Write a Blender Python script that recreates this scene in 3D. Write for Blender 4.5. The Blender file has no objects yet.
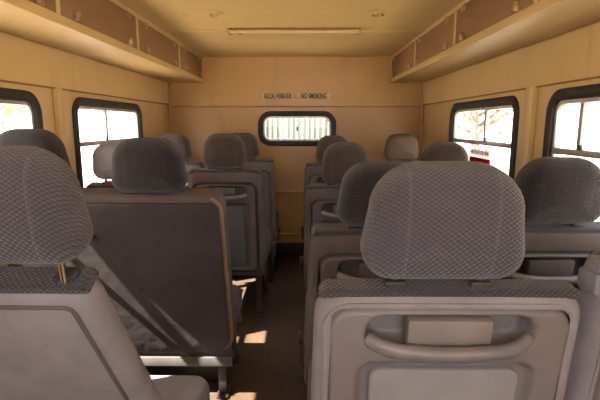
import bpy, bmesh, math, random
from mathutils import Vector, Matrix
random.seed(4)
C = bpy.context.scene.collection
PI = math.pi
scene = bpy.context.scene

# ------------------------------------------------------------------ materials
def nodes(name):
    m = bpy.data.materials.new(name); m.use_nodes = True
    nt = m.node_tree
    return m, nt, nt.nodes['Principled BSDF']

def N(nt, t, **kw):
    n = nt.nodes.new(t)
    for k, v in kw.items(): setattr(n, k, v)
    return n

def mth(nt, op, a, b=None, c=None):
    n = nt.nodes.new('ShaderNodeMath'); n.operation = op
    for i, v in enumerate((a, b, c)):
        if v is None: continue
        if isinstance(v, (int, float)): n.inputs[i].default_value = v
        else: nt.links.new(v, n.inputs[i])
    return n.outputs[0]

def mixc(nt, fac, a, b):
    n = nt.nodes.new('ShaderNodeMix'); n.data_type = 'RGBA'
    L = nt.links
    if isinstance(fac, (int, float)): n.inputs[0].default_value = fac
    else: L.new(fac, n.inputs[0])
    for i, v in ((6, a), (7, b)):
        if isinstance(v, tuple): n.inputs[i].default_value = (*v[:3], 1)
        else: L.new(v, n.inputs[i])
    return n.outputs[2]

def noise(nt, scale, detail=4, rough=.55, vec=None, stretch=None):
    tc = N(nt, 'ShaderNodeTexCoord')
    src = tc.outputs['Object']
    if stretch:
        mp = N(nt, 'ShaderNodeMapping'); mp.inputs['Scale'].default_value = stretch
        nt.links.new(src, mp.inputs[0]); src = mp.outputs[0]
    n = N(nt, 'ShaderNodeTexNoise')
    n.inputs['Scale'].default_value = scale; n.inputs['Detail'].default_value = detail
    n.inputs['Roughness'].default_value = rough
    nt.links.new(src, n.inputs['Vector'])
    return n.outputs['Fac']

def ramp(nt, fac, a, b):
    mr = N(nt, 'ShaderNodeMapRange'); mr.inputs[1].default_value = a; mr.inputs[2].default_value = b
    nt.links.new(fac, mr.inputs[0]); return mr.outputs[0]

def bump(nt, p, h, dist, strength=1):
    b = N(nt, 'ShaderNodeBump'); b.inputs['Distance'].default_value = dist; b.inputs['Strength'].default_value = strength
    nt.links.new(h, b.inputs['Height']); nt.links.new(b.outputs[0], p.inputs['Normal'])

def mat_worn(name, c1, c2, rough=.6, scale=4, lo=.35, hi=.7, bscale=None, bd=.001, metal=0, stretch=None, spec=.5):
    m, nt, p = nodes(name)
    f = ramp(nt, noise(nt, scale, 6, .6, stretch=stretch), lo, hi)
    nt.links.new(mixc(nt, f, c1, c2), p.inputs['Base Color'])
    p.inputs['Roughness'].default_value = rough; p.inputs['Metallic'].default_value = metal
    p.inputs['Specular IOR Level'].default_value = spec
    if bscale: bump(nt, p, noise(nt, bscale, 3), bd)
    return m

def mat_paint(name, c, stain, rough=.38):
    """gloss cream paint with runs and grubby patches"""
    m, nt, p = nodes(name)
    f = ramp(nt, noise(nt, 2.2, 5, .6), .4, .75)
    g = ramp(nt, noise(nt, 9, 6, .7, stretch=(1, 1, .18)), .55, .8)
    base = mixc(nt, mth(nt, 'MULTIPLY', f, .45), c, tuple(x * .78 for x in c))
    base = mixc(nt, mth(nt, 'MULTIPLY', g, .5), base, stain)
    nt.links.new(base, p.inputs['Base Color'])
    p.inputs['Roughness'].default_value = rough
    bump(nt, p, noise(nt, 6, 2), .006)
    return m

def mat_quilt(name, dark, light, seam_x=None):
    m, nt, p = nodes(name)
    tc = N(nt, 'ShaderNodeTexCoord'); sp = N(nt, 'ShaderNodeSeparateXYZ')
    nt.links.new(tc.outputs['Object'], sp.inputs[0])
    x, y, z = sp.outputs
    A = mth(nt, 'MULTIPLY', x, PI / .0110)
    B = mth(nt, 'MULTIPLY', mth(nt, 'ADD', z, mth(nt, 'MULTIPLY', y, .7)), PI / .0085)
    pat = mth(nt, 'MULTIPLY', mth(nt, 'ABSOLUTE', mth(nt, 'SINE', mth(nt, 'ADD', A, B))), mth(nt, 'ABSOLUTE', mth(nt, 'SINE', mth(nt, 'SUBTRACT', A, B))))
    pat = ramp(nt, pat, .0, .65)
    w = ramp(nt, noise(nt, 9, 5, .6), .3, .75)
    weave = noise(nt, 500, 2)
    col = mixc(nt, pat, dark, light)
    col = mixc(nt, mth(nt, 'MULTIPLY', w, .35), col, tuple(v * .62 for v in dark))
    h = mth(nt, 'ADD', pat, mth(nt, 'MULTIPLY', weave, .35))
    if seam_x:
        d = mth(nt, 'ABSOLUTE', mth(nt, 'SUBTRACT', mth(nt, 'ABSOLUTE', x), seam_x))
        s = mth(nt, 'LESS_THAN', d, .0022)
        col = mixc(nt, mth(nt, 'MULTIPLY', s, .35), col, tuple(min(1, v * 1.35) for v in light))
        h = mth(nt, 'ADD', h, mth(nt, 'MULTIPLY', mth(nt, 'LESS_THAN', d, .004), -.9))
    nt.links.new(col, p.inputs['Base Color'])
    p.inputs['Roughness'].default_value = .95; p.inputs['Specular IOR Level'].default_value = .15
    p.inputs['Sheen Weight'].default_value = .25
    bump(nt, p, h, .0022, .8)
    return m

def mat_glass(name):
    m = bpy.data.materials.new(name); m.use_nodes = True; nt = m.node_tree
    nt.nodes.remove(nt.nodes['Principled BSDF'])
    t = N(nt, 'ShaderNodeBsdfTransparent'); t.inputs[0].default_value = (.95, .96, .95, 1)
    g = N(nt, 'ShaderNodeBsdfGlossy'); g.inputs['Roughness'].default_value = .02
    lw = N(nt, 'ShaderNodeLayerWeight'); lw.inputs[0].default_value = .5
    fr = mth(nt, 'MULTIPLY_ADD', mth(nt, 'POWER', lw.outputs['Facing'], 5), .9, .04)
    mx = N(nt, 'ShaderNodeMixShader')
    nt.links.new(fr, mx.inputs[0]); nt.links.new(t.outputs[0], mx.inputs[1]); nt.links.new(g.outputs[0], mx.inputs[2])
    nt.links.new(mx.outputs[0], nt.nodes['Material Output'].inputs[0])
    return m

def mat_film(name, c):
    """thin sticker vinyl: reflects and lets daylight glow through"""
    m = bpy.data.materials.new(name); m.use_nodes = True; nt = m.node_tree
    nt.nodes.remove(nt.nodes['Principled BSDF'])
    d = N(nt, 'ShaderNodeBsdfDiffuse'); t = N(nt, 'ShaderNodeBsdfTranslucent'); mx = N(nt, 'ShaderNodeMixShader'); mx.inputs[0].default_value = .5
    v = mixc(nt, mth(nt, 'MULTIPLY', noise(nt, 30), .25), c, tuple(x * .8 for x in c))
    nt.links.new(v, d.inputs[0]); nt.links.new(v, t.inputs[0])
    nt.links.new(d.outputs[0], mx.inputs[1]); nt.links.new(t.outputs[0], mx.inputs[2])
    nt.links.new(mx.outputs[0], nt.nodes['Material Output'].inputs[0])
    return m

M = dict(
    wall=mat_paint('cream_wall_paint', (.62, .435, .20), (.34, .19, .07)),
    rear=mat_paint('ochre_wall_paint', (.47, .265, .085), (.28, .13, .035), .33),
    ceil=mat_paint('ceiling_paint', (.60, .43, .19), (.38, .23, .085), .5),
    rack=mat_paint('locker_paint', (.58, .415, .195), (.36, .22, .10), .45),
    door=mat_worn('brown_locker_board', (.21, .112, .050), (.28, .16, .075), .55, 5, stretch=(1, .3, 1)),
    floor=mat_worn('dirty_brown_floor', (.038, .022, .013), (.085, .050, .028), .6, 3, bscale=40, bd=.002),
    seam=mat_worn('grimy_sealant', (.20, .105, .040), (.32, .19, .08), .7, 6),
    rubber=mat_worn('black_rubber', (.012, .010, .010), (.022, .018, .017), .55, 8),
    alu=mat_worn('dull_aluminium', (.52, .50, .47), (.40, .37, .34), .4, 12, metal=.6),
    chrome=mat_worn('chrome', (.8, .8, .8), (.7, .7, .7), .15, 12, metal=1),
    latch=mat_worn('tan_metal_latch', (.50, .36, .18), (.2, .12, .06), .45, 40, metal=.4),
    darkmetal=mat_worn('dark_seat_metal', (.035, .030, .030), (.065, .05, .045), .5, 10, metal=.3),
    greymetal=mat_worn('grey_seat_rail', (.11, .10, .10), (.16, .14, .13), .45, 10, metal=.3),
    quilt=mat_quilt('quilted_fabric', (.047, .043, .056), (.098, .091, .114), .070),
    quiltshade=mat_quilt('shaded_quilted_fabric', (.024, .021, .026), (.034, .030, .036), .070),  # plainer quilt, the second row's low light put into its colour
    quiltwarm=mat_quilt('warm_lit_quilted_fabric', (.058, .042, .036), (.082, .061, .053), .070),  # warm light on the rear rows tinted into the fabric colour
    quiltband=mat_quilt('quilted_band_fabric', (.042, .038, .045), (.070, .064, .074)),
    fabric=mat_worn('grey_seat_fabric', (.275, .255, .282), (.205, .185, .200), .95, 7, bscale=300, bd=.0008, spec=.15),
    dusty=mat_worn('dusty_tan_fabric', (.115, .082, .060), (.08, .057, .042), .95, 7, bscale=300, bd=.0008, spec=.15),
    fabric2=mat_worn('taupe_seat_fabric', (.135, .108, .100), (.095, .075, .070), .95, 7, bscale=300, bd=.0008, spec=.15),
    piping=mat_worn('tan_piping', (.30, .175, .085), (.2, .115, .055), .6, 20),
    vinyl=mat_worn('dark_grey_vinyl', (.042, .035, .035), (.066, .054, .053), .62, 5, bscale=12, bd=.004, spec=.35),
    plastic=mat_worn('grey_brown_plastic', (.195, .172, .174), (.150, .128, .130), .5, 5, bscale=150, bd=.0005),
    plastic2=mat_worn('dim_grey_plastic', (.12, .10, .094), (.085, .068, .062), .5, 5, bscale=150, bd=.0005),
    handle=mat_worn('worn_grey_handle', (.135, .128, .142), (.215, .185, .175), .33, 9),
    block=mat_worn('beige_grey_block', (.215, .188, .175), (.175, .15, .14), .55, 14),
    pad=mat_worn('pale_grey_pad', (.265, .262, .285), (.22, .212, .228), .85, 6, bscale=200, bd=.0006),
    bluepad=mat_worn('blue_grey_pad', (.105, .112, .125), (.085, .085, .092), .6, 6),
    belt=mat_worn('grey_blue_webbing', (.20, .205, .235), (.15, .15, .17), .7, 30),
    glass=mat_glass('window_glass'),
    paper=mat_worn('sticker_paper', (.58, .43, .25), (.48, .34, .18), .7, 20),
    ink=mat_worn('dark_ink', (.025, .016, .012), (.05, .03, .02), .7, 50),
    white=mat_film('white_sticker', (.85, .80, .80)),
    red=mat_film('red_ink', (.95, .025, .07)),
    pink=mat_film('faded_red_ink', (.60, .25, .32)),
    redcloth=mat_worn('crimson_plastic', (.28, .015, .04), (.2, .01, .03), .5, 20),
    ground=mat_worn('pale_dirt', (.62, .52, .40), (.5, .40, .29), .9, 1.5),
    bark=mat_worn('bark', (.20, .14, .10), (.12, .08, .06), .9, 12),
    leaf=mat_worn('leaf', (.14, .17, .07), (.22, .2, .10), .7, 12),
    sheet=mat_worn('pale_fence_sheet', (.04, .05, .03), (.115, .12, .10), .6, 3, stretch=(3, 3, .15)),
    block_wall=mat_worn('pale_blockwork', (.72, .68, .6), (.6, .56, .5), .9, 3),
)

# ------------------------------------------------------------------ mesh helpers
def obj(name, bm, mat, parent=None, smooth=True, loc=(0, 0, 0), rot=(0, 0, 0), ang=40):
    me = bpy.data.meshes.new(name)
    bmesh.ops.recalc_face_normals(bm, faces=bm.faces)
    bm.to_mesh(me); bm.free()
    mats = mat if isinstance(mat, (list, tuple)) else [mat]
    for k in mats: me.materials.append(M[k])
    if smooth:
        for p in me.polygons: p.use_smooth = True
        me.set_sharp_from_angle(angle=math.radians(ang))
    o = bpy.data.objects.new(name, me); C.objects.link(o)
    o.location = loc; o.rotation_euler = rot
    if parent: o.parent = parent
    return o

def tag(o, label, cat, group=None):
    o['label'] = label; o['category'] = cat
    if group: o['group'] = group
    return o

def thing(name, label, cat, loc=(0, 0, 0), rz=0, group=None):
    o = bpy.data.objects.new(name, None); C.objects.link(o)
    o.empty_display_size = .1
    o.location = loc; o.rotation_euler = (0, 0, rz)
    return tag(o, label, cat, group)

def struct(name, bm, mat, smooth=False, **kw):
    o = obj(name, bm, mat, smooth=smooth, **kw); o['kind'] = 'structure'
    return o

def box(bm, x0, x1, y0, y1, z0, z1, bev=0, mi=0):
    vs = [bm.verts.new((x, y, z)) for x in (x0, x1) for y in (y0, y1) for z in (z0, z1)]
    fs = [bm.faces.new([vs[i] for i in q]) for q in ((0, 1, 3, 2), (4, 6, 7, 5), (0, 4, 5, 1), (2, 3, 7, 6), (0, 2, 6, 4), (1, 5, 7, 3))]
    for f in fs: f.material_index = mi
    if bev:
        es = {e for f in fs for e in f.edges}
        r = bmesh.ops.bevel(bm, geom=list(es), offset=bev, segments=2, affect='EDGES', profile=.5)
        for f in r['faces']: f.material_index = mi
    return bm

def bx(*a, bev=0):
    bm = bmesh.new(); box(bm, *a, bev=bev); return bm

def tube(bm, pts, r, n=10, flat=None):
    """swept tube through points; flat=(a,b) gives an elliptical section"""
    pts = [Vector(p) for p in pts]; rings = []
    for i, p in enumerate(pts):
        t = (pts[min(i + 1, len(pts) - 1)] - pts[max(i - 1, 0)]).normalized()
        up = Vector((0, 0, 1)) if abs(t.z) < .9 else Vector((0, 1, 0))
        s = t.cross(up).normalized(); u = s.cross(t).normalized()
        rr = r[i] if isinstance(r, (list, tuple)) else r
        a, b = (rr, rr) if not flat else (rr * flat[0], rr * flat[1])
        rings.append([bm.verts.new(p + s * (a * math.cos(2 * PI * k / n)) + u * (b * math.sin(2 * PI * k / n))) for k in range(n)])
    for q, w in zip(rings, rings[1:]):
        for k in range(n): bm.faces.new((q[k], q[(k + 1) % n], w[(k + 1) % n], w[k]))
    bm.faces.new(rings[0][::-1]); bm.faces.new(rings[-1])
    return bm

def outline(wt, wb, h, rt, rb, n=9):
    """rounded trapezoid in x,z; z from 0 to h"""
    pts = []
    for cx, cz, r, a0 in ((wt / 2 - rt, h - rt, rt, 0), (-wt / 2 + rt, h - rt, rt, 90), (-wb / 2 + rb, rb, rb, 180), (wb / 2 - rb, rb, rb, 270)):
        for k in range(n):
            a = math.radians(a0 + 90 * k / (n - 1))
            pts.append((cx + r * math.cos(a), cz + r * math.sin(a)))
    return pts

def inset(o, i, n=9):
    wt, wb, h, rt, rb = o
    return [(x, z + i) for x, z in outline(wt - 2 * i, wb - 2 * i, h - 2 * i, max(rt - i, .004), max(rb - i, .004), n)]

def loft(bm, rings, cap0=True, cap1=True, mi=0):
    R = [[bm.verts.new(p) for p in r] for r in rings]
    n = len(R[0]); fs = []
    for a, b in zip(R, R[1:]):
        for k in range(n): fs.append(bm.faces.new((a[k], a[(k + 1) % n], b[(k + 1) % n], b[k])))
    for ring, on in ((R[0], cap0), (R[-1], cap1)):
        if on:
            c = sum((v.co for v in ring), Vector()) / n
            if isinstance(on, Vector): c = on
            cv = bm.verts.new(c)
            for k in range(n): fs.append(bm.faces.new((ring[k], ring[(k + 1) % n], cv)))
    for f in fs: f.material_index = mi
    return R

def slab(o, t, er, pb=0, pf=0, recess=None, swap=None):
    """padded slab: outline o, thickness t along y (back at -t/2), rolled edge er, domed faces pb/pf"""
    rings = []
    cz = o[2] / 2
    def cap(y, sgn, puff):
        base = inset(o, er); out = []
        for s in (.12, .3, .5, .7, .86, 1):
            out.append([(x * s, y + sgn * puff * (1 - s ** 2.2), cz + (z - cz) * s) for x, z in base])
        return out
    if recess:
        ro, z0, dep = recess
        ring = [(x, z + z0) for x, z in outline(*ro)]
        rings.append([(x * .5, -t / 2 + dep, cz + (z - cz) * .5) for x, z in ring])
        rings.append([(x, -t / 2 + dep, z) for x, z in ring])
        rings.append([(x, -t / 2 + .004, z) for x, z in ring])
        big = inset(o, er)
        rings.append([(x * .985 + bx_ * .015, -t / 2 - pb * .3, z * .985 + bz_ * .015) for (x, z), (bx_, bz_) in zip(ring, big)])
        rings.append([(x * .5 + bx_ * .5, -t / 2 - pb, z * .5 + bz_ * .5) for (x, z), (bx_, bz_) in zip(ring, big)])
        rings.append([(x, -t / 2, z) for x, z in big])
    else:
        rings += cap(-t / 2, -1, pb)
    K = 5
    for k in range(1, K + 1):
        a = PI / 2 * k / K
        rings.append([(x, -t / 2 + er * (1 - math.cos(a)), z) for x, z in inset(o, er * (1 - math.sin(a)))])
    for k in range(0, K):
        a = PI / 2 * k / K
        rings.append([(x, t / 2 - er * (1 - math.sin(a)), z) for x, z in inset(o, er * (1 - math.cos(a)))])
    rings += cap(t / 2, 1, pf)[::-1]
    if swap: rings = [[swap(p) for p in r] for r in rings]
    bm = bmesh.new(); loft(bm, rings)
    return bm

def sd(x, z, cx, cz, hw, hh, r):
    qx, qz = abs(x - cx) - hw + r, abs(z - cz) - hh + r
    return math.hypot(max(qx, 0), max(qz, 0)) + min(max(qx, qz), 0) - r

def sstep(a, b, v):
    t = max(0, min(1, (v - a) / (b - a))); return t * t * (3 - 2 * t)

def panel_mesh(w, h, handle_z, pocket_top, step=.005):
    """moulded seat-back shell as one relief surface: rolled outer edge, hand recess and pocket well"""
    bm = bmesh.new()
    nx, nz = int(w / step) + 1, int(h / step) + 1
    V = []
    for j in range(nz + 1):
        row = []
        for i in range(nx + 1):
            x = -w / 2 + w * i / nx; z = h * j / nz
            e = sd(x, z, 0, h / 2, w / 2, h / 2, .045)
            d = .024 * sstep(-.012, -.001, e)
            c = sd(x, z, 0, handle_z, w * .34, .037, .034)
            d += .046 * sstep(.004, -.014, c)
            q = sd(x, z, 0, pocket_top / 2 + .01, w * .37, pocket_top / 2 - .015, .03)
            d += .016 * sstep(.003, -.012, q)
            row.append(bm.verts.new((x, d, z)))
        V.append(row)
    for j in range(nz):
        for i in range(nx):
            bm.faces.new((V[j][i], V[j][i + 1], V[j + 1][i + 1], V[j + 1][i]))
    return bm

# ------------------------------------------------------------------ the setting
XL, XR, YR, YF, ZC = -1.135, .995, 3.85, -.75, 1.697
struct('floor', bx(XL - .03, XR + .03, YF, YR + .03, -.05, 0), 'floor')
struct('ceiling', bx(XL - .03, XR + .03, YF, YR + .03, ZC, ZC + .04), 'ceil')

def panel_with_holes(outer, holes, place):
    bm = bmesh.new(); edges = []
    for loop in [outer] + holes:
        vs = [bm.verts.new(place(*p)) for p in loop]
        edges += [bm.edges.new((vs[k], vs[(k + 1) % len(vs)])) for k in range(len(vs))]
    bmesh.ops.triangle_fill(bm, use_beauty=True, use_dissolve=False, edges=edges)
    return bm

def rr(a0, a1, z0, z1, r, n=9):
    c = (a0 + a1) / 2
    return [(c + x, z0 + z) for x, z in outline(a1 - a0, a1 - a0, z1 - z0, r, r, n)]

WZ0, WZ1 = .70, 1.277
winL = [(.99, 1.952), (2.236, 3.158)]
winR = [(.90, 1.868), (2.132, 3.088)]
def thick(o, t, off):
    s = o.modifiers.new('thickness', 'SOLIDIFY'); s.thickness = t; s.offset = off
    s.use_even_offset = False
def wall_side(name, X, wins, out):
    bm = panel_with_holes([(YF, 0), (YR, 0), (YR, ZC), (YF, ZC)], [rr(a, b, WZ0, WZ1, .085) for a, b in wins], lambda y, z: (X, y, z))
    r = bmesh.ops.extrude_face_region(bm, geom=list(bm.faces))
    bmesh.ops.translate(bm, verts=[v for v in r['geom'] if isinstance(v, bmesh.types.BMVert)], vec=(out * .03, 0, 0))
    return struct(name, bm, 'wall')
wall_side('wall_left', XL, winL, -1)
wall_side('wall_right', XR, winR, 1)
RW = (-.381, .263, .972, 1.250)
bm = panel_with_holes([(XL - .03, 0), (XR + .03, 0), (XR + .03, ZC), (XL - .03, ZC)], [rr(*RW, .1)], lambda x, z: (x, YR, z))
r = bmesh.ops.extrude_face_region(bm, geom=list(bm.faces))
bmesh.ops.translate(bm, verts=[v for v in r['geom'] if isinstance(v, bmesh.types.BMVert)], vec=(0, .03, 0))
struct('wall_rear', bm, 'rear')

# unseen bulkhead towards the cab, added to cut front fill light, with a wide opening
bm = panel_with_holes([(XL - .03, 0), (XR + .03, 0), (XR + .03, ZC), (XL - .03, ZC)], [rr(-.92, .78, .80, 1.60, .08)], lambda x, z: (x, YF, z))
thick(struct('wall_front', bm, 'wall'), .02, 0)

# upper lining panels whose lower edges make the line above the windows
struct('trim_1', bx(XL, XL + .012, YF, YR, 1.312, 1.487, bev=.003), 'wall')
struct('trim_2', bx(XR - .012, XR, YF, YR, 1.308, 1.487, bev=.003), 'wall')
struct('trim_3', bx(XL, XR, YR - .010, YR, 1.296, ZC, bev=.003), 'rear')
# grimy sealant beads along the lower edges of the lining
struct('trim_12', bx(XL, XL + .014, YF, YR - .011, 1.307, 1.3125), 'seam')
struct('trim_13', bx(XR - .014, XR, YF, YR - .011, 1.303, 1.3085), 'seam')
struct('trim_14', bx(XL + .014, XR - .014, YR - .013, YR, 1.289, 1.2965), 'seam')
# pillar cover strips between the side windows
def strip(name, x0, x1, y0, y1, z0, z1, mat='wall', bev=.006):
    return struct(name, bx(x0, x1, y0, y1, z0, z1, bev=bev), mat, smooth=True)
strip('trim_4', XL, XL + .030, 2.066, 2.108, .02, 1.312)
strip('trim_5', XR - .032, XR, 1.965, 2.020, .02, 1.308)
# corner beads and the ribs on the rear wall
strip('trim_6', XL, XL + .022, YR - .035, YR - .010, .02, 1.487, 'rear', .008)
strip('trim_7', XR - .026, XR, YR - .040, YR - .010, .02, 1.487, 'rear', .01)
strip('trim_8', XL + .03, XR - .03, YR - .022, YR, .556, .580, 'rear', .006)
strip('trim_9', XL + .03, XR - .03, YR - .018, YR, .19, .208, 'rear', .005)
strip('dark_strip_rear', XL, XR, YR - .014, YR, 0, .12, 'rubber', .003)  # low dark strip across the foot of the rear wall
strip('baseboard_left', XL, XL + .010, YF, YR - .04, 0, .12, 'rubber', .003)
strip('baseboard_right', XR - .010, XR, YF, YR - .045, 0, .12, 'rubber', .003)
# roof lining joint
strip('trim_10', -.83, .70, 2.81, 2.84, ZC - .004, ZC, 'ceil', .004)
strip('trim_11', -.83, .70, 1.30, 1.33, ZC - .010, ZC, 'ceil', .004)

# ------------------------------------------------------------------ windows
def ring_loft(a0, a1, z0, z1, r, prof, place):
    """closed frame: prof = list of (inset, depth)"""
    bm = bmesh.new(); rings = []
    for i, d in prof:
        rings.append([place(a, z, d) for a, z in rr(a0 + i, a1 - i, z0 + i, z1 - i, max(r - i, .012), 9)])
    R = [[bm.verts.new(p) for p in q] for q in rings]; R.append(R[0])
    n = len(R[0])
    for q, w in zip(R, R[1:]):
        for k in range(n): bm.faces.new((q[k], q[(k + 1) % n], w[(k + 1) % n], w[k]))
    return bm

def window(name, a0, a1, z0, z1, r, place, mull, bar=None):
    g = ring_loft(a0, a1, z0, z1, r, [(-.008, .000), (-.006, .010), (.004, .016), (.022, .016), (.034, .008), (.036, -.03), (-.0005, -.03), (-.0005, 0)], place)
    root = obj(name, g, 'rubber', smooth=True); root['kind'] = 'structure'
    i0, i1, j0, j1 = a0 + .0365, a1 - .0365, z0 + .0365, z1 - .0365
    obj('window_frame', ring_loft(i0, i1, j0, j1, max(r - .0365, .02), [(0, -.002), (.014, -.002), (.016, -.006), (.016, -.026), (0, -.026)], place), 'alu', root)
    b = lambda y0, y1, q0, q1, d0, d1: boxp(place, y0, y1, q0, q1, d0, d1)
    i0 += .016; i1 -= .016; j0 += .016; j1 -= .016
    if bar:
        obj('mid_rail', b(i0 - .002, i1 + .002, bar - .012, bar + .012, -.024, -.001), 'alu', root)
        for k, mx in enumerate(mull):
            obj('mullion', b(mx - .011, mx + .011, bar + .012, j1 + .002, -.022, -.003), 'alu', root)
        ms = [i0] + list(mull) + [i1]
        for p0, p1 in zip(ms, ms[1:]):
            first = 0 if p0 == i0 else .011; last = 0 if p1 == i1 else .011
            rc = (r - .05)
            obj('pane', panes(place, p0 + first, p1 - last, bar + .012, j1, -.014), 'glass', root)
        obj('pane', panes(place, i0, i1, j0, bar - .012, -.014), 'glass', root)
        # little sliding catches on the rail
        obj('catch', b(mull[0] - .03, mull[0] - .014, bar + .010, bar + .030, -.003, .006), 'darkmetal', root)
    else:
        obj('pane', panes(place, i0, i1, j0, j1, -.014), 'glass', root)
    return root

def boxp(place, a0, a1, z0, z1, d0, d1):
    P = [place(a, z, d) for a in (a0, a1) for z in (z0, z1) for d in (d0, d1)]
    xs, ys, zs = zip(*P)
    return bx(min(xs), max(xs), min(ys), max(ys), min(zs), max(zs), bev=.002)

def panes(place, a0, a1, z0, z1, d):
    bm = bmesh.new()
    bm.faces.new([bm.verts.new(place(a, z, d)) for a, z in ((a0, z0), (a1, z0), (a1, z1), (a0, z1))])
    return bm

pl = lambda a, z, d: (XL + d, a, z)
pr = lambda a, z, d: (XR - d, a, z)
pb = lambda a, z, d: (a, YR - d, z)
window('window_1', *winL[0], WZ0, WZ1, .085, pl, [1.36], 1.047)
window('window_2', *winL[1], WZ0, WZ1, .085, pl, [2.625], 1.047)
window('window_3', *winR[0], WZ0, WZ1, .085, pr, [1.66], 1.045)
window('window_4', *winR[1], WZ0, WZ1, .085, pr, [2.53], 1.045)
w5 = window('window_5', *RW, .10, pb, [])
obj('catch', bx(-.066, -.050, YR - .006, YR + .012, 1.09, 1.13, bev=.003), 'darkmetal', w5)
obj('mullion', bx(.188, .200, YR + .008, YR + .022, 1.02, 1.20, bev=.002), 'alu', w5)

# ------------------------------------------------------------------ overhead lockers
def locker(x_in, x_wall, edges, label):
    s = 1 if x_wall > x_in else -1
    t = thing('overhead_locker', label, 'locker', (x_in, 0, 1.4875), 0, 'overhead lockers')
    h = ZC - 1.4875 - .0008
    bm = bmesh.new()
    L = abs(x_wall - x_in) - .0125
    def B(a, b, y0, y1, z0, z1, bev=.002): box(bm, min(a * s, b * s), max(a * s, b * s), y0, y1, z0, z1, bev=bev)
    yb = YR - .0105
    B(0, L, YF, yb, 0, .012)                # bottom board
    B(-.004, .010, YF, yb, -.004, .030, .003)  # lower lip
    B(-.002, .012, YF, yb, h - .022, h, .003)  # upper rail
    B(L - .012, L, YF, yb, .012, h)
    for e in edges: B(0, .014, e - .011, e + .011, .02, h - .01)
    obj('body', bm, 'rack', t)
    ys = sorted([YF] + list(edges))
    for a, b in zip(ys, ys[1:]):
        d = obj('door', bx(*sorted((.003 * s, .012 * s)), a + .013, b - .013, .031, h - .0225, bev=.002), 'door', t)
        for q in (a + .12, b - .12):
            lm = bmesh.new()
            box(lm, *sorted((-.014 * s, .003 * s)), q - .011, q + .011, .032, .066, bev=.003)
            tube(lm, [(-.004 * s, q, .052), (-.016 * s, q, .050)], .006, 8)
            obj('latch', lm, 'latch', d)
            hm = bmesh.new()
            box(hm, *sorted((-.005 * s, .003 * s)), q - .022, q + .022, h - .050, h - .026, bev=.002)
            tube(hm, [(-.005 * s, q - .022, h - .027), (-.005 * s, q + .022, h - .027)], .005, 8)
            obj('hinge', hm, 'latch', d)
    return t
locker(-.834, XL, (-.01, .80, 1.61, 2.36, 3.13, 3.825), 'long cream overhead locker with brown doors along the left wall')
locker(.713, XR, (-.05, .72, 1.48, 2.25, 3.03, 3.825), 'long cream overhead locker with brown doors along the right wall')

# ceiling bar and fittings
t = thing('ceiling_rail', 'thin tan horizontal bar with end brackets across the ceiling near the rear', 'rail', (-.057, 2.74, ZC))
obj('bar', bx(-.372, .372, -.020, .020, -.030, -.0105, bev=.006), 'rack', t)
for x in (-.375, .375, -.318, .352):
    obj('bracket', bx(x - .012, x + .012, -.016, .016, -.034, -.0012, bev=.004), 'latch', t)
for x, lab in ((-.452, 'small worn round ceiling plate left of centre, near the left locker'), (.352, 'small worn round ceiling plate right of centre, near the right locker')):
    t = thing('ceiling_plate', lab, 'fitting', (x, 2.36, ZC), 0, 'ceiling plates')
    bm = bmesh.new(); loft(bm, [[(r_ * math.cos(2 * PI * k / 24), r_ * math.sin(2 * PI * k / 24), z) for k in range(24)] for r_, z in ((.050, -.0012), (.050, -.004), (.044, -.007), (.02, -.008))])
    obj('plate', bm, 'ceil', t)
    obj('hook', tube(bmesh.new(), [(-.016, 0, -.008), (-.012, 0, -.017), (.012, .004, -.017), (.018, .004, -.008)], .005, 8), 'latch', t)
    obj('screw', tube(bmesh.new(), [(.03, -.02, -.005), (.03, -.02, -.010)], .005, 8), 'darkmetal', t)
    if x > 0: obj('screw', tube(bmesh.new(), [(.042, .03, -.002), (.042, .03, -.010)], .005, 8), 'darkmetal', t)

# ------------------------------------------------------------------ stickers
def text_mesh(s, size, width, mat, parent, loc, rot):
    cu = bpy.data.curves.new('lettering', 'FONT'); cu.body = s; cu.size = size; cu.extrude = .0004
    cu.align_x = 'CENTER'; cu.align_y = 'CENTER'; cu.offset = size * .028
    o = bpy.data.objects.new('tmp', cu); C.objects.link(o)
    dg = bpy.context.evaluated_depsgraph_get()
    me = bpy.data.meshes.new_from_object(o.evaluated_get(dg))
    bpy.data.objects.remove(o)
    me.name = 'lettering'; me.materials.clear(); me.materials.append(M[mat])
    q = bpy.data.objects.new('lettering', me); C.objects.link(q); q.parent = parent
    xs = [v.co.x for v in me.vertices]; k = width / (max(xs) - min(xs))
    q.scale = (k, 1, 1); q.location = loc; q.rotation_euler = rot
    return q
ys = YR - .0095
for x0, x1, s, w, lab in ((-.352, -.085, 'ROOK VERBODE', .225, 'faded sticker with dark capitals on rear wall, left of the pair above the window'),
                          (-.060, .222, 'NO SMOKING', .215, 'faded NO SMOKING sticker on rear wall, right of the pair above the window')):
    st = obj('sticker', bx(x0, x1, -.0012, 0, -.024, .024), 'paper', smooth=False, loc=(0, ys, 1.378))
    tag(st, lab, 'sticker', 'smoking stickers on the rear wall')
    text_mesh(s, .058, w, 'ink', st, ((x0 + x1) / 2, -.0018, 0), (PI / 2, 0, 0))
# warning sticker on the right rear window (inside of the glass, just under the rail)
st = obj('window_sticker', bx(-.0012, 0, 2.43, 2.765, .862, 1.025), 'white', smooth=False, loc=(XR + .0125, 0, 0))
tag(st, 'white sticker with a red block on the right rear window', 'sticker')
obj('red_block', bx(-.0022, -.0012, 2.445, 2.745, .878, .958), 'red', st, smooth=False)
bm = bmesh.new(); y = 2.735
while y > 2.475:
    w = random.uniform(.012, .024); box(bm, -.0020, -.0012, y - w, y, .976, .976 + random.choice((.022, .026, .03))); y -= w + .007
obj('red_lettering', bm, 'pink', st, smooth=False)

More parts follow.
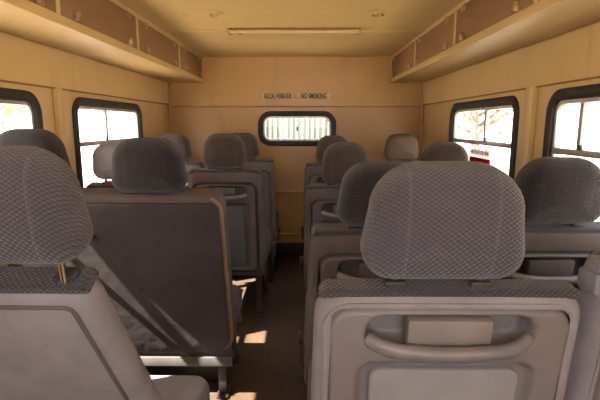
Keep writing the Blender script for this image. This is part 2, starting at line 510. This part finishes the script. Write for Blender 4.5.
# ------------------------------------------------------------------ seats
def posts(parent, sep, zlow, hw):
    for s in (-1, 1):
        obj('post', tube(bmesh.new(), [(s * sep, 0, zlow), (s * sep, 0, .02)], .0065, 10), 'chrome', parent)

def headrest(root, x, y, z, w, h, lean, mat, t=.105, gap=.02, sep=.075):
    """bottom centre of the cushion at x,y,z in the seat's frame"""
    o = (w * .89, w * .965, h, h * .42, h * .26)
    hr = obj('headrest', slab(o, t, .044, .010, .012), mat, root, loc=(x, y, z), rot=(lean, 0, 0), ang=60)
    posts(hr, sep, -gap - .018, w)
    return hr

def collars(root, x, y, z, lean, sep=.075):
    for s in (-1, 1):
        obj('post_sleeve', bx(s * sep - .019, s * sep + .019, -.014, .014, -.012, .011, bev=.004), 'darkmetal', root, loc=(x, y, z), rot=(lean, 0, 0))

def swapc(p): return (p[0], p[2], p[1])
def cushion(root, x, w, z, y0, ln, mat, t=.13):
    obj('cushion', slab((w * .97, w, ln, .06, .03), t, .04, .004, .012, swap=lambda p: (p[0], p[2], p[1])), mat, root, loc=(x, y0, z - t / 2 - .006))

def base(root, x, w, y0, ln, ztop):
    bm = bmesh.new()
    for s in (-1, 1): box(bm, x + s * (w / 2 - .06) - .015, x + s * (w / 2 - .06) + .015, y0, y0 + ln, ztop - .045, ztop, bev=.004)
    box(bm, x - w / 2 + .02, x + w / 2 - .02, y0 - .012, y0 + .03, ztop - .045, ztop + .02, bev=.004)
    box(bm, x - w / 2 + .02, x + w / 2 - .02, y0 + ln - .03, y0 + ln, ztop - .045, ztop, bev=.004)
    obj('frame', bm, 'greymetal', root)
    for s in (-1, 1):
        for yy in (y0 + .03, y0 + ln - .05):
            xx = x + s * (w / 2 - .06)
            lm = bmesh.new()
            box(lm, xx - .017, xx + .017, yy - .022, yy + .022, .012, ztop - .040, bev=.004)
            box(lm, xx - .026, xx + .026, yy - .045, yy + .045, .001, .013, bev=.003)
            obj('leg', lm, 'darkmetal', root)

def back_at(z, zb, lean):  # y offset of the back's centre line at height z
    return -(z - zb) * math.tan(lean)

def seat(label, hx, hy, ztop, hw=.27, hh=.195, dx=0, wt=.42, wb=.45, lean=10, zb=.26, style='panel', hm='quiltshade', fab='fabric2',
         gap=.012, group=None, cz=.46, cln=.42, toppad=.07, pl_='plastic2', pad='bluepad', topband='quiltband', hlean=None, side=.052, blk='plastic2', t=.082, cush='fabric2'):
    group = 'single passenger seats'
    a = math.radians(lean); ha = math.radians(hlean if hlean is not None else lean)
    zh = ztop - hh * math.cos(ha)
    ztopb = zh - gap
    L = (ztopb - zb) / math.cos(a)
    ybase = hy + (hh / 2) * math.sin(ha) + gap * math.tan(a) + L * math.sin(a)
    root = thing('passenger_seat', label, 'seat', (hx + dx, ybase, 0), 0, group)
    o = (wt, wb, L, .055, .035)
    rot = (a, 0, 0); loc = (0, 0, zb)
    if style == 'panel':
        pw, ph, pz = wt - side, L - .035 - toppad, .035
        bk = obj('backrest', slab(o, t, .030, .003, .012, recess=((pw + .010, pw + .014, ph + .009, .049, .03), pz - .004, .052)), fab, root, loc=loc, rot=rot, ang=55)
        up = Vector((0, -math.sin(a), math.cos(a))); nb = Vector((0, math.cos(a), math.sin(a)))
        org = Vector(loc) + up * pz + nb * (-t / 2 - .005)
        hz = ph - .054
        pn = obj('back_panel', panel_mesh(pw, ph, hz, hz - .055), pl_, root, loc=org, rot=rot, ang=80)
        obj('recess_block', bx(-pw * .17, pw * .17, -.001, .040, hz - .030, hz + .028, bev=.004), blk, pn)
        pts = []
        for k in range(17):
            u = -1 + k / 8
            pts.append((u * pw * .325, -.006 - .010 * (1 - u ** 4) + .016 * u ** 8, hz - .016 - .013 * (1 - u * u)))
        obj('grab_handle', tube(bmesh.new(), pts, .0142, 12, flat=(.9, 1.0)), 'handle', pn)
        pt = hz - .055
        obj('pocket_pad', slab((pw * .74 - .05, pw * .74 - .05, pt - .06, .022, .022), .02, .006, .002, 0), pad, pn, loc=(0, .012, .038))
    else:
        obj('backrest', slab(o, t, .034, .012, .012), fab, root, loc=loc, rot=rot, ang=55)
        ol = inset((wt, wb, L, .055, .035), .036)
        pm = bmesh.new()
        tube(pm, [(x, -t / 2 - .002, z) for x, z in ol] + [(ol[0][0], -t / 2 - .002, ol[0][1])], .004, 8)
        obj('piping', pm, 'fabric2', root, loc=loc, rot=rot)
    # quilted cap over the shoulder of the backrest
    cap = (wt * .95, wt * .97, .020, .014, .004)
    obj('top_band', slab(cap, t - .016, .009, .001, .001), topband, root, loc=tuple(Vector(loc) + Vector((0, -math.sin(a), math.cos(a))) * (L - .0175)), rot=rot, ang=55)
    headrest(root, -dx, -L * math.sin(a) - gap * math.tan(a), zh, hw, hh, ha, hm, gap=gap)
    collars(root, -dx, -L * math.sin(a), ztopb + .002, a)
    cushion(root, 0, wb, cz, .06, cln, cush)
    base(root, 0, wb, .0, cln + .04, cz - .133)
    # folding pivot brackets joining back to frame
    q = -1 if hx > 0 else 1
    lv = tube(bmesh.new(), [(q * (wb / 2 + .002), .02, cz - .15), (q * (wb / 2 + .012), .03, cz - .15), (q * (wb / 2 + .014), .07, cz - .13), (q * (wb / 2 + .014), .12, cz - .10)], .006, 8)
    box(lv, q * (wb / 2 + .014) - .008, q * (wb / 2 + .014) + .008, .10, .17, cz - .115, cz - .085, bev=.004)
    if abs(hx) < .6: obj('recline_lever', lv, 'darkmetal', root)
    else: lv.free()
    for s in (-1, 1):
        obj('hinge_bracket', bx(s * (wb / 2 - .012) - .005, s * (wb / 2 - .012) + .005, -.05, .07, cz - .23, cz - .10, bev=.004), 'darkmetal', root)
    return root

G = None
H = seat('grey seat with large quilted headrest and pale moulded back, right foreground beside the aisle', .235, .745, 1.088, .284, .200, dx=.021, wt=.475, wb=.500, toppad=.024, side=.040, t=.064,
         lean=9, hm='quilt', fab='fabric', pl_='plastic', pad='pad', gap=.022, blk='block')
I = seat('grey window seat cut off by the right edge of the photo, webbing over its shoulder', .752, .775, 1.118, .27, .196, dx=.0, wt=.45, wb=.455, cln=.33, toppad=.028, blk='block',
         lean=9, hm='quilt', fab='fabric', pl_='plastic', pad='pad', gap=.012)
J = seat('second-row right window seat with dark rounded headrest beside the right near window', .737, 1.30, 1.055, .27, .194, wt=.45, wb=.46, lean=10)
K = seat('second-row right aisle seat whose dark headrest is half hidden by the foreground seat', .226, 1.29, 1.043, .27, .19, wt=.42, wb=.45, lean=12)
L_ = seat('third-row right aisle seat with warm-tinted headrest, behind the half hidden one', .213, 2.32, 1.060, .26, .215, dx=.005, wt=.42, wb=.44, lean=8, hm='quiltwarm')
O = seat('third-row right window seat with warm-tinted headrest just beside the red sticker', .725, 2.33, 1.058, .26, .21, wt=.42, wb=.44, lean=8, hm='quiltwarm')
Ms = seat('rearmost right aisle seat in front of the right end of the rear window', .200, 3.16, 1.071, .245, .185, dx=.0, wt=.39, wb=.40, lean=6, hm='quiltwarm')
Ns = seat('rearmost right window seat with small round light-brown headrest', .672, 3.13, 1.083, .25, .18, wt=.42, wb=.43, lean=6, hm='dusty')
Es = seat('third-row left aisle seat with dark headrest and blue-grey back panel', -.445, 2.52, 1.098, .262, .19, dx=.0, wt=.41, wb=.46, lean=5, hm='quiltwarm')
D = seat('third-row left window seat with light headrest against the bright window', -.935, 2.25, 1.058, .26, .185, wt=.36, wb=.37, lean=12, gap=.030, hm='fabric')
F = seat('rearmost left window seat, headrest peeking out behind the bench', -.885, 3.06, 1.083, .25, .18, wt=.40, wb=.41, lean=6, hm='quiltwarm')
Gs = seat('rearmost left aisle seat with headrest left of the rear window', -.430, 3.12, 1.091, .25, .175, dx=.02, wt=.41, wb=.42, lean=6, hm='quiltwarm')
A = seat('grey seat with plain fabric back and quilted headrest cut off by the left edge', -.497, .735, 1.114, .272, .198, dx=-.070, wt=.39, wb=.515, cz=.31, cln=.32,
         lean=26, zb=.28, style='plain', hm='quilt', fab='fabric', gap=.038, hlean=8, t=.075, cush='fabric')

# buckle stalk beside the blue-grey seat
bm = tube(bmesh.new(), [(.245, .03, .20), (.258, .02, .30), (.262, .0, .38)], .012, 8)
box(bm, .246, .278, -.022, .016, .37, .46, bev=.006)
obj('belt_buckle', bm, 'rubber', Es)

# seat belt webbing over the window seat's shoulder (foreground right)
def ribbon(pts, w, t, axis):
    bm = bmesh.new(); rings = []
    for i, p in enumerate(pts):
        p = Vector(p); d = (Vector(pts[min(i + 1, len(pts) - 1)]) - Vector(pts[max(i - 1, 0)])).normalized()
        n = d.cross(axis).normalized()
        rings.append([p + axis * (w / 2) + n * t, p - axis * (w / 2) + n * t, p - axis * (w / 2) - n * t, p + axis * (w / 2) - n * t])
    loft(bm, rings); return bm
il = I.location
bm = ribbon([(.24, -.088, .919), (.0, -.096, .921), (-.19, -.098, .920), (-.218, -.098, .906), (-.226, -.096, .88), (-.222, -.098, .84)], .04, .0015, Vector((0, 1, 0)))
obj('seat_belt', bm, 'belt', I)
obj('belt_guide', bx(-.233, -.216, -.125, -.070, .845, .885, bev=.006), 'belt', I)

# double bench in the second row on the left
bl, br = -1.118, -.286
bc, bwid = (bl + br) / 2, br - bl
a = math.radians(16)
zb, ztopb = .235, .915
Lb = (ztopb - zb) / math.cos(a)
yb = 1.585 + Lb * math.sin(a)
root = thing('bench_seat', 'wide double bench with plain dark vinyl back and tan edging, left of the aisle', 'seat', (bc, yb, 0))
obj('backrest', slab((bwid, bwid, Lb, .06, .075), .10, .028, .002, .01), 'fabric2', root, loc=(0, 0, zb), rot=(a, 0, 0), ang=55)
up = Vector((0, -math.sin(a), math.cos(a))); nb = Vector((0, math.cos(a), math.sin(a)))
obj('back_cover', slab((bwid - .03, bwid - .03, Lb - .028, .035, .075), .016, .007, .006, 0), 'vinyl', root, loc=tuple(Vector((0, 0, zb)) + up * .006 + nb * -.056), rot=(a, 0, 0), ang=55)
ol = inset((bwid, bwid, Lb, .06, .075), .008)
pm = tube(bmesh.new(), [(x, -.044, z) for x, z in ol[27:36] + ol[0:7]], .0085, 8)
obj('piping', pm, 'piping', root, loc=(0, 0, zb), rot=(a, 0, 0))
for hx, zt, hw, hh in ((-.545, 1.104, .272, .192), (-.958, 1.135, .27, .205)):
    x = hx - bc; ytop = -Lb * math.sin(a)
    headrest(root, x, ytop, zt - hh, hw, hh, math.radians(8), 'quiltshade', gap=zt - hh - ztopb + .01)
    collars(root, x, ytop, ztopb + .002, a)
for s in (-1, 1): cushion(root, s * bwid / 4, bwid / 2 - .004, .40, .03, .28, 'fabric2')
base(root, 0, bwid, -.03, .34, .238)
bm = bx(-bwid / 2 + .01, bwid / 2 - .01, -.060, .02, .158, .200, bev=.004)
obj('cross_rail', bm, 'greymetal', root)
obj('sun_block_panel', bx(-bwid / 2 + .04, bwid / 2 - .05, .09, .10, .001, .20, bev=.003), 'darkmetal', root)  # panel added under the bench to block stray sun
for x, z, r_ in ((-.055, .79, .012), (.085, .56, .009)):
    p = Vector((x, 0, 0)) + Vector((0, 0, zb)) + up * (z - zb) + nb * -.0675
    obj('cover_button', tube(bmesh.new(), [tuple(p), tuple(p - nb * .006)], r_, 10), 'rubber', root)

# small folded cloth lying on the shoulder of the third-row window seat
dl = D.location
cl = obj('cloth', slab((.075, .085, .05, .02, .02), .018, .008, .001, .001, swap=lambda p: (p[0], p[2], p[1])), 'redcloth', loc=(-.960, 2.215, .8585))
tag(cl, 'small crimson folded cloth on the third-row left seat back, under its light headrest', 'cloth')
# ------------------------------------------------------------------ outside
struct('ground', bx(-40, 40, -30, 60, -.95, -.85), 'ground')
def tree(label, x, y, h, r_, n):
    t = thing('tree', label, 'tree', (x, y, -.85), 0, 'trees outside the side windows')
    rnd = random.Random(int(x * 10 + y))
    bm = tube(bmesh.new(), [(0, 0, 0), (.05, .03, h * .3), (-.04, .05, h * .6), (0, 0, h * .85)], [h * .035, h * .03, h * .022, h * .008], 8)
    tips = []
    for k in range(12):
        a_ = rnd.uniform(0, 2 * PI); z0 = h * rnd.uniform(.3, .75); e = Vector((math.cos(a_) * r_ * .8, math.sin(a_) * r_ * .8, z0 + h * rnd.uniform(.1, .3)))
        tube(bm, [(0, .03, z0), tuple((e + Vector((0, 0, z0))) * .5 + Vector((0, 0, -.05))), tuple(e)], [h * .015, h * .01, h * .004], 6)
        tips.append(e)
    obj('trunk', bm, 'bark', t)
    bm = bmesh.new()
    for k in range(n):
        c = rnd.choice(tips) + Vector([rnd.gauss(0, r_ * .3) for _ in range(3)])
        d = Vector([rnd.gauss(0, 1) for _ in range(3)]).normalized(); e = d.orthogonal().normalized(); s = rnd.uniform(.04, .09)
        vs = [bm.verts.new(c + d * s * p + e * s * .45 * q) for p, q in ((-1, 0), (0, 1), (1, 0), (0, -1))]
        bm.faces.new(vs)
    obj('foliage', bm, 'leaf', t, smooth=False)
tree('bare branching tree outside the left rear window', -6.2, 7.6, 4.2, 1.6, 500)
tree('tree with loose crown outside the left near window', -5.2, 4.4, 3.8, 1.5, 900)
tree('leafy tree outside the right rear window', 3.9, 10.5, 4.4, 1.7, 1400)
# pale sheet fence behind the vehicle
bm = bmesh.new()
prev = None
for k in range(241):
    x = -1.15 + 2.3 * k / 240; d = .018 * math.sin(k * 2 * PI / 8)
    cur = [bm.verts.new((x, d, 0)), bm.verts.new((x, d, 2.6))]
    if prev: bm.faces.new((prev[0], cur[0], cur[1], prev[1]))
    prev = cur
o = obj('sheet_fence', bm, 'sheet', loc=(0, 6.6, -.85)); thick(o, .004, 0)
tag(o, 'pale corrugated sheet fence outside the rear window', 'fence')
# blockwork building to the left
bm = bmesh.new()
for r0 in range(16):
    for c0 in range(20):
        off = .0 if r0 % 2 else .2
        box(bm, 0, .18, c0 * .4 + off + .006, c0 * .4 + off + .394, r0 * .2 + .006, r0 * .2 + .194)
box(bm, .008, .172, 0, 8.2, 0, 3.2)
o = obj('block_wall', bm, 'block_wall', smooth=False, loc=(-9.5, 4.5, -.85)); tag(o, 'pale blockwork wall outside the left windows', 'wall')

# ------------------------------------------------------------------ light
w = bpy.data.worlds.new('sky'); scene.world = w; w.use_nodes = True
bg = w.node_tree.nodes['Background']; bg.inputs[0].default_value = (.95, .97, 1, 1); bg.inputs[1].default_value = 3.2
sun = bpy.data.lights.new('sun', 'SUN'); sun.energy = 34; sun.angle = math.radians(.6); sun.color = (1, .93, .82)
so = bpy.data.objects.new('sun', sun); C.objects.link(so)
so.location = (-4, -2, 6)
so.rotation_euler = Vector((1, .52, -1.29)).to_track_quat('-Z', 'Y').to_euler()

# ------------------------------------------------------------------ camera
cam = bpy.data.cameras.new('camera'); co = bpy.data.objects.new('camera', cam); C.objects.link(co)
cam.sensor_width = 36; cam.lens = 36 * 450 / 600; cam.clip_start = .02
th = math.atan(76 / 450); yaw = math.atan(4 / 450)
co.location = (0, 0, 1.15); co.rotation_euler = (PI / 2 - th, 0, yaw)
scene.camera = co

vs = scene.view_settings
vs.view_transform = 'Standard'; vs.look = 'None'; vs.gamma = 1; vs.use_curve_mapping = False
vs.exposure = .72
